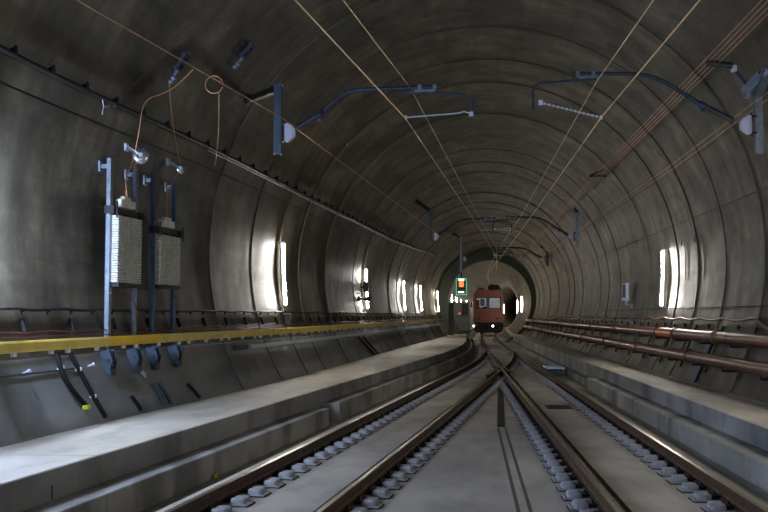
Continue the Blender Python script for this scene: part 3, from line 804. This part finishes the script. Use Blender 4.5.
# ------------------------------------------------------------------ overhead wires
def dense(pts, d=4):
    out = []
    for a, b in zip(pts, pts[1:]):
        a = V(a); b = V(b); n = max(1, int((b-a).length/d)); out += [a.lerp(b, i/n) for i in range(n)]
    return out+[V(pts[-1])]
wire('contact_wire', dense([(-3.9, -6, 5.25), (-1.72, 10.44, 5.25), (-.88, 17, 5.25), (.95, 40, 5.22), (2.2, 57.5, 5.22), (2.9, 75, 5.2)]), .010, M['bronze'], 'contact wire over the left track, held by the left steady arms')
wire('messenger_wire', dense([(-3.95, -6, 5.8), (-1.41, 12.12, 5.79), (-.8, 17, 5.78), (.87, 40, 5.76), (2.2, 57.5, 5.76), (2.9, 75, 5.7)]), .008, M['bronze'], 'thinner messenger wire above the left track contact wire')
wire('contact_wire', dense([(2.98, -6, 5.25), (2.44, 17, 5.23), (2.5, 40, 5.2), (2.47, 57.5, 5.2), (2.3, 80, 5.1), (3.1, 100, 5.0), (4.7, 125, 5), (7.3, 146, 5)]), .010, M['bronze'], 'contact wire over the right track running on to the railcar roof')
wire('messenger_wire', dense([(2.9, -6, 5.82), (2.36, 17, 5.83), (2.5, 40, 5.78), (2.4, 57.5, 5.76), (2.4, 80, 5.5), (3.1, 100, 5.4), (5, 125, 5.4)]), .008, M['bronze'], 'thinner messenger wire above the right track contact wire')
wire('feeder_wire', dense([(-5.2, 0, 5.35), (-4.05, 10.3, 5.25), (-3.01, 17, 5.28), (-1.04, 40, 5.3), (.2, 57.5, 5.3)]), .008, M['copper'], 'copper feeder wire on the left passing the left cantilever posts')
wire('copper_loop', [V((-3.56, 14.3, 5.26))+V((cos(a)*.13, .0, sin(a)*.13)) for a in [2*pi*k/22 for k in range(22)]], .008, M['copper'], 'small round copper wire loop hanging on the left feeder wire')
wire('tension_wire', bow((-3.5, 14.35, 5.15), W(18.7, 4.75, -1, .05), (.0, .1, -.05)), .008, M['copper'], 'copper wire dropping from the loop to the left wall')
lab4 = ['leftmost', 'second from the left', 'third from the left', 'rightmost']
for k in range(4):
    x = 4.16+.08*k
    wire('feeder_wire', dense([(x-.1, -4, 6.15), (x, 17.05, 6.16-.012*k), (x+.03, 40, 6.1), (x+.1, 57.5, 6.0), (x+.2, 75, 5.9)]), .0075, M['copper'], f'{lab4[k]} wire of the copper bundle high on the right of the vault')
for k in range(2):
    wire('feeder_wire', dense([(4.84+.17*k, -4, 5.4), (4.86+.15*k, 17.1, 5.36), (4.93+.17*k, 24, 5.34), (4.85+.1*k, 40.1, 5.32), (5.0+.1*k, 57.6, 5.3), (5.3+.1*k, 75, 5.3)]), .0075, M['copper'], ('upper' if k == 0 else 'lower')+' of the two copper wires passing the right cantilever posts')
mb = MB(); mb.bar((4.1, 31.3, 6.2), W(31.3, 6.4, 1, 0), .06, .05); mb.bar((4.1, 31.3, 6.2), (4.6, 31.3, 6.2), .05, .08)
tag(obj('wire_support', mb, M['bracket']), 'dark support bar holding the copper wire bundle on the right vault', 'wire support')

# ------------------------------------------------------------------ right wall: pipes, brackets, hose, plate
def pipe_run(name, z, inset, label, joints, special=None):
    t = thing(name, label, 'pipe', W(16, z, 1, inset)); r = .115
    cuts = [4]+joints+[77.6]
    for i, (a, b) in enumerate(zip(cuts, cuts[1:])):
        mb = MB(); f = (lambda y: W(min(y, YEND), z, 1, inset)+V((off(y)-off(min(y, YEND)), y-min(y, YEND), 0)))
        mb.tube([f(y) for y in stations(a, b, 1.5)], r, 18); obj('pipe_section', mb, M['orangepipe'] if special == i else M['pipe'], t)
    for y in joints:
        mb = MB(); p = W(y, z, 1, inset); d = walldir(y, z, 1); mb.lathe(p-d*.07, d, [(0, r), (0, r+.028), (.05, r+.028), (.06, r+.012), (.08, r+.012), (.09, r+.028), (.14, r+.028), (.14, r)], 18)
        mb.box(p+V((0, 0, r+.035)), (.04, .1, .04)); obj('coupling', mb, M['pipe'], t)
    return t
IU, IL = .32, .30
pipe_run('water_pipe', 1.33, IU, 'upper red-brown pipe along the right wall', [11.5, 20.6, 24.4, 26.4, 33, 39, 45, 51, 57, 63, 69, 75], special=3)
pipe_run('water_pipe', .86, IL, 'lower red-brown pipe along the right wall near the walkway', [14, 22.3, 28.3, 34.3, 40.3, 46.3, 52.3, 58.3, 64.3, 70.3, 76.3])
src = None; y = 9.8; k = 0
while y < 76:
    n = nrm(y, 1.1, 1)
    t = thing('pipe_bracket', 'black wall bracket carrying the two red-brown pipes on the right wall', 'pipe bracket', W(y, .55, 1, 0), 'black brackets of the two right wall pipes')
    mb = MB(); mb.bar(W(y, .66, 1, .03), W(y, 1.64, 1, .03), .07, .05, up=n); obj('wall_channel', mb, M['bracket'], t)
    for z, i in ((1.33, IU), (.86, IL)):
        c = W(y, z, 1, i); mb = MB(); a = W(y, z-.17, 1, .02)
        q = c+V((-.12, 0, -.15)); mb.bar(V((a.x, y, c.z-.15)), q, .05, .045); mb.box(q+V((0, 0, .03)), (.02, .05, .06))
        obj('support_arm', mb, M['bracket'], t)
    y += 2.35; k += 1
# saddle clamps sticking up behind upper pipe (small lugs)
y = 11.0
while y < 60:
    mb = MB(); mb.box(W(y, 1.62, 1, .03), (.05, .07, .1), bev=.01)
    tag(obj('wall_lug', mb, M['bracket']), 'small black lug on the right wall between two pipe brackets', 'wall lug', 'small lugs behind the upper right pipe'); y += 2.35
mb = MB(); pts = []
for y in stations(19.6, 62, .2):
    pts.append(W(y, 1.80-.05*abs(sin(pi*(y-19.6)/2.0)), 1, .06))
pts = [W(8, 1.55, 1, .06), W(14, 1.56, 1, .06), W(18.3, 1.6, 1, .06), W(18.9, 1.7, 1, .06), W(19.3, 1.8, 1, .06)]+pts
mb.tube(pts, .024, 8); tag(obj('slack_hose', mb, M['hose']), 'pinkish brown hose hanging in shallow waves above the right pipes', 'hose')
wcable('wall_cable', 6, 40, lambda y: 2.05, 1, .02, .008, M['boot'], 'hairline dark cable on the right wall above the wavy hose')
# blue board leaning behind the pipes
mb = MB(); y = 22.1; n = nrm(y, .9, 1)
mb.bar(W(y, .44, 1, .045), W(y, 1.5, 1, .045), .42, .025, up=n)
tag(obj('blue_board', mb, M['navy']), 'dark blue board leaning on the right wall behind the pipes', 'board')
# instrument box on the right wall
t = thing('instrument_box', 'small grey instrument box on a pipe bracket on the right wall', 'instrument box', W(33.6, 2.2, 1, 0))
p = W(33.7, 2.62, 1, .22)
mb = MB(); mb.box(p, (.2, .34, .56), bev=.02); mb.box(p+V((-.0, -.24, 0)), (.1, .05, .6), bev=.01); obj('case', mb, M['galvl'], t)
mb = MB(); mb.box(p+V((-.08, -.03, .03)), (.1, .34, .42), bev=.01); mb.box(p+V((0, -.176, .03)), (.14, .012, .4)); obj('display', mb, M['navy'], t)
mb = MB(); mb.tube(arc_pts([p+V((0, 0, -.28)), p+V((0, 0, -.42)), p+V((.05, -.7, -.42)), p+V((.05, -.9, -.55))]), .025, 8); mb.tube([p+V((0, -.3, -.42)), W(33.4, 2.2, 1, 0)], .02, 8); mb.tube([p+V((.05, -.5, -.42)), W(33.2, 2.2, 1, 0)], .03, 8)
obj('pipe_mount', mb, M['galvl'], t)
for (y, z, lab) in ((26.0, 3.66, 'farther faint cable loop on the right wall beside the lamp'), (24.6, 3.66, 'nearer faint cable loop on the right wall beside the lamp')):
    mb = MB(); mb.tube([W(y+.16*cos(a), z+.12*sin(a), 1, .02) for a in [pi*k/8 for k in range(9)]]+[W(y-.16, z-.25, 1, .02), W(y-.1, z-.5, 1, .02), W(y-.14, z-.9, 1, .02)], .009, 6)
    tag(obj('cable_loop', mb, M['boot']), lab, 'cable')

# small fittings on the left wall near the second lamp
t = thing('loudspeaker', 'small dark horn loudspeaker on the left wall before the second lamp', 'loudspeaker', W(37, 2.47, -1, 0))
p = W(37, 2.47, -1, .06); mb = MB(); mb.lathe(p, (.9, -.3, 0), [(0, .1), (.02, .1), (.08, .03), (.2, .03), (.42, .11), (.44, .11)], 14); obj('horn', mb, M['galvd'], t)
mb = MB(); mb.box(p, (.08, .12, .16), bev=.01); obj('wall_plate', mb, M['galvd'], t)
t = thing('junction_box', 'dark junction box in front of the second left wall lamp', 'junction box', W(38.2, 2.9, -1, 0))
p = W(38.2, 2.95, -1, .2); mb = MB(); mb.box(p, (.2, .24, .4), bev=.02); obj('case', mb, M['galvd'], t)
mb = MB(); mb.bar(p, W(38.3, 2.95, -1, 0), .06, .06); obj('mount', mb, M['galvd'], t)
# small floor-level bucket-like box above the handrail at the first lamp
mb = MB(); mb.box(W(24.3, 1.75, -1, .12), (.16, .16, .3), bev=.03); tag(obj('socket_box', mb, M['grey']), 'small grey socket box on the left wall under the nearest lamp', 'socket box')

# ------------------------------------------------------------------ far end: cabinet, signal, partition
t = thing('equipment_cabinet', 'tall dark cabinet on the left walkway by the farthest lamps', 'cabinet', (-.48, 72, .42))
mb = MB(); mb.box((-.48, 72, 1.6), (.36, .6, 2.3), bev=.03); obj('cabinet_body', mb, M['dark'], t)
mb = MB(); mb.box((-.48, 71.69, 1.6), (.3, .02, 2.1), bev=.005); obj('door', mb, M['dark'], t)
t = thing('partition_panel', 'grey-brown partition panel in the opening left of the railcar', 'partition', (.2, 79, .42))
mb = MB(); mb.box((.22, 79, 1.65), (1.42, .08, 2.5), bev=.01); obj('panel', mb, M['grey'], t)
mb = MB(); mb.box((.55, 78.94, 2.3), (.5, .05, .9), bev=.01); obj('dark_window', mb, M['dark'], t)
mb = MB(); mb.box((.22, 78.93, .55), (1.42, .06, .22)); obj('kick_board', mb, M['greenring'], t)
mb = MB(); mb.box((.22, 78.93, 1.75), (1.42, .05, .05)); obj('rail', mb, M['galvd'], t)
mb = MB(); mb.lathe((.12, 78.9, 2.0), (0, -1, 0), [(0, .06), (.04, .06), (.05, .03)], 10); obj('orange_lamp', mb, M['orange_lit'], t)
t = thing('signal_board', 'coloured lit signal board with green rim hung above the track left of the railcar', 'signal', (.18, 58, 3.02))
mb = MB(); mb.box((.2, 58.03, 3.52), (.6, .06, .96), bev=.01); obj('board', mb, M['greenring'], t)
mb = MB()
for s in (-1, 1): mb.box((.2+s*.29, 57.97, 3.52), (.04, .06, .96))
for s in (-1, 1): mb.box((.2, 57.97, 3.52+s*.46), (.62, .06, .04))
obj('rim', mb, M['green_lit'], t)
mb = MB(); mb.box((.2, 57.98, 3.68), (.26, .05, .36), bev=.01); obj('orange_light', mb, M['orange_lit'], t)
mb = MB(); mb.box((.2, 57.98, 3.92), (.34, .05, .1), bev=.01); mb.box((.18, 57.98, 3.2), (.34, .05, .08), bev=.01); obj('white_light', mb, M['white_lit'], t)
mb = MB(); mb.box((.2, 57.98, 3.4), (.28, .04, .18)); obj('blue_strip', mb, M['dark'], t)
mb = MB(); mb.tube([(.2, 58.05, 3.9), (.2, 58.05, 4.34)], .04, 8); obj('hanger', mb, M['galvd'], t)

# ------------------------------------------------------------------ railcar
TY = 97.; TX = 2.9; hd = .0311
t = thing('railcar', 'faded red railcar with two lit windscreens standing on the track', 'railcar', (TX, TY, 0))
Lc = 12.
def tb(x, y, z): return V((TX+x+off(TY+y)-off(TY), TY+y, z))
hw = 1.43; zt = 4.3; zb = 1.2
mb = MB()
body = [(-hw, zb), (-hw, 3.7), (-hw+.06, 3.95), (-hw+.25, 4.18), (-.6, zt), (.6, zt), (hw-.25, 4.18), (hw-.06, 3.95), (hw, 3.7), (hw, zb)]
mb.sweep([[tb(x, y, z) for x, z in body] for y in (.22, 4, 8, Lc)], caps=False)
mb.add([tb(x, Lc, z) for x, z in body], [tuple(range(len(body)))])
obj('body_shell', mb, M['trainred'], t)
# front with two real openings
mb = MB(); wl, wr = (-1.12, -.14), (.1, 1.16); w0, w1 = 2.52, 3.56
def fr(x0, x1, z0, z1, dy=0, th=.2): mb.box(tb((x0+x1)/2, dy+th/2, (z0+z1)/2), (x1-x0, th, z1-z0))
fr(-hw, hw, zb, w0); fr(-hw, wl[0], w0, w1); fr(wl[1], wr[0], w0, w1); fr(wr[1], hw, w0, w1); fr(-hw, hw, w1, 3.7)
mb.sweep([[tb(x, y, z) for x, z in body[1:-1]] for y in (0, .2)])
obj('front_wall', mb, M['trainred'], t)
mb = MB(); mb.box(tb(0, -.02, 2.2), (2.86, .04, .06)); mb.box(tb(0, -.03, 1.26), (2.9, .06, .12)); mb.box(tb(0, -.02, 3.72), (2.8, .06, .05)); obj('trim_strip', mb, M['trainred'], t)
for (a, b) in (wl, wr):
    mb = MB(); zc_ = (w0+w1)/2; th = .05
    for z in (w0, w1): mb.box(tb((a+b)/2, -.015, z), (b-a+.1, .05, .07))
    for x in (a, b): mb.box(tb(x, -.015, zc_), (.07, .05, w1-w0))
    f = obj('window_frame', mb, M['trainblk'], t)
    mb = MB(); mb.box(tb((a+b)/2, .06, zc_), (b-a, .012, w1-w0)); obj('window_pane', mb, M['glass'], f)
mb = MB(); mb.tube([tb(wr[0]+.1, -.04, w0+.02), tb(wr[0]+.35, -.05, w0+.7)], .015, 6); mb.tube([tb(wl[1]-.1, -.04, w0+.02), tb(wl[1]-.35, -.05, w0+.7)], .015, 6); obj('wiper', mb, M['trainblk'], t)
mb = MB(); mb.box(tb(0, 2.4, 2.8), (2.7, .06, 2.6)); mb.box(tb(0, 1.4, 1.5), (2.7, 2.2, .06)); obj('cab_partition', mb, M['cabwall'], t)
mb = MB(); mb.box(tb(-.1, .8, 3.95), (1.6, .5, .06)); obj('cab_light', mb, M['cablamp'], t)
mb = MB(); mb.box(tb(-.55, 2.3, 3.15), (.42, .08, .7), bev=.02); obj('blue_notice_board', mb, M['blue'], t)
mb = MB(); mb.box(tb(-.98, 1.6, 2.9), (.26, .3, .9), bev=.04); mb.box(tb(-.9, 1.3, 2.55), (.4, .5, .14), bev=.04); obj('red_seat', mb, M['orange_lit'] if False else M['red'], t)
mb = MB(); mb.box(tb(0, .45, 2.42), (2.5, .4, .16), bev=.03); mb.box(tb(-.35, .5, 2.58), (.4, .2, .2), bev=.03); obj('control_desk', mb, M['trainblk'], t)
mb = MB(); mb.box(tb(0, .35, .72), (2.7, .5, .9), bev=.06); mb.box(tb(0, Lc/2, .85), (2.5, Lc-.6, .5), bev=.03); mb.box(tb(0, .05, .32), (2.3, .2, .3), bev=.04); obj('underframe', mb, M['trainblk'], t)
for s in (-1, 1):
    mb = MB(); mb.lathe(tb(s*.95, .1, 1.02), (0, -1, 0), [(0, .09), (.3, .09), (.3, .2), (.36, .2), (.4, .15)], 14); obj('buffer', mb, M['trainblk'], t)
for x in (-1.45+.05, .45):
    mb = MB(); mb.lathe(tb(x, .06, .82), (0, -1, 0), [(0, .15), (.12, .15), (.12, .13)], 14); h = obj('headlamp', mb, M['trainblk'], t)
    mb = MB(); mb.lathe(tb(x, -.07, .82), (0, -1, 0), [(0, .085), (.02, .08), (.04, .04)], 14); obj('lens', mb, M['headlamp'], h)
mb = MB(); mb.box(tb(0, -.1, .95), (.18, .3, .25), bev=.03); mb.tube([tb(0, -.2, .95), tb(0, -.3, .7), tb(0, -.25, .5)], .04, 8); obj('coupler', mb, M['trainblk'], t)
for yy in (1.6, 4.1, Lc-3.5, Lc-1.2):
    for s in (-1, 1):
        mb = MB(); mb.lathe(tb(s*.66, yy, .46), (s, 0, 0), [(0, .2), (0, .46), (.13, .45), (.13, .2)], 24); obj('wheel', mb, M['rust'], t)
    mb = MB(); mb.tube([tb(-.66, yy, .46), tb(.66, yy, .46)], .07, 10); obj('axle', mb, M['trainblk'], t)
mb = MB(); mb.box(tb(.55, 1.1, zt+.24), (1.1, 1.6, .42), bev=.12); mb.box(tb(.55, 1.1, zt+.48), (.7, 1.0, .08), bev=.03); obj('roof_box', mb, M['trainblk'], t)
mb = MB()
mb.tube(arc_pts([tb(-1.0, .5, zt-.05), tb(-1.0, .5, zt+.4), tb(-.35, .5, zt+.42), tb(-.35, .5, zt-.02)]), .03, 8); mb.box(tb(-.68, .5, zt+.12), (.5, .1, .18), bev=.02); obj('roof_rack', mb, M['galvd'], t)
mb = MB(); mb.box(tb(1.12, .5, zt+.05), (.14, .2, .26)); obj('horn', mb, M['galvd'], t)
mb = MB(); mb.box(tb(.02, -.05, 3.88), (.16, .1, .1), bev=.02); obj('marker_lamp', mb, M['roof'], t)
for s in (-1, 1):
    mb = MB(); mb.tube([tb(s*(hw-.05), .25, 3.3), tb(s*(hw+.16), .1, 3.2)], .02, 6); mb.box(tb(s*(hw+.18), .08, 2.9), (.14, .06, .56), bev=.02); obj('wing_mirror', mb, M['trainblk'], t)
for x in (-.85, .85):
    mb = MB(); mb.tube([tb(x-.15, -.03, 1.5), tb(x-.15, -.1, 1.5), tb(x+.15, -.1, 1.5), tb(x+.15, -.03, 1.5)], .02, 6); mb.box(tb(x, -.03, 1.56), (.12, .04, .1)); obj('grab_handle', mb, M['trainblk'], t)

# ------------------------------------------------------------------ camera, world, view
w = bpy.data.worlds.new('World'); S.world = w; w.use_nodes = True
w.node_tree.nodes['Background'].inputs[0].default_value = (.5, .55, .6, 1); w.node_tree.nodes['Background'].inputs[1].default_value = .05
cam = bpy.data.cameras.new('Camera'); co = bpy.data.objects.new('Camera', cam); COL.objects.link(co)
cam.sensor_width = 36; cam.lens = 1000*36/768; cam.clip_end = 800; cam.clip_start = .05
p = atan(.059); s = atan(.074*cos(p))
co.location = (0, 0, 1.88); co.rotation_euler = (pi/2+p, 0, s)
S.camera = co
S.view_settings.view_transform = 'Standard'; S.view_settings.look = 'None'; S.view_settings.gamma = 1
S.view_settings.use_curve_mapping = False; S.view_settings.exposure = 1.05
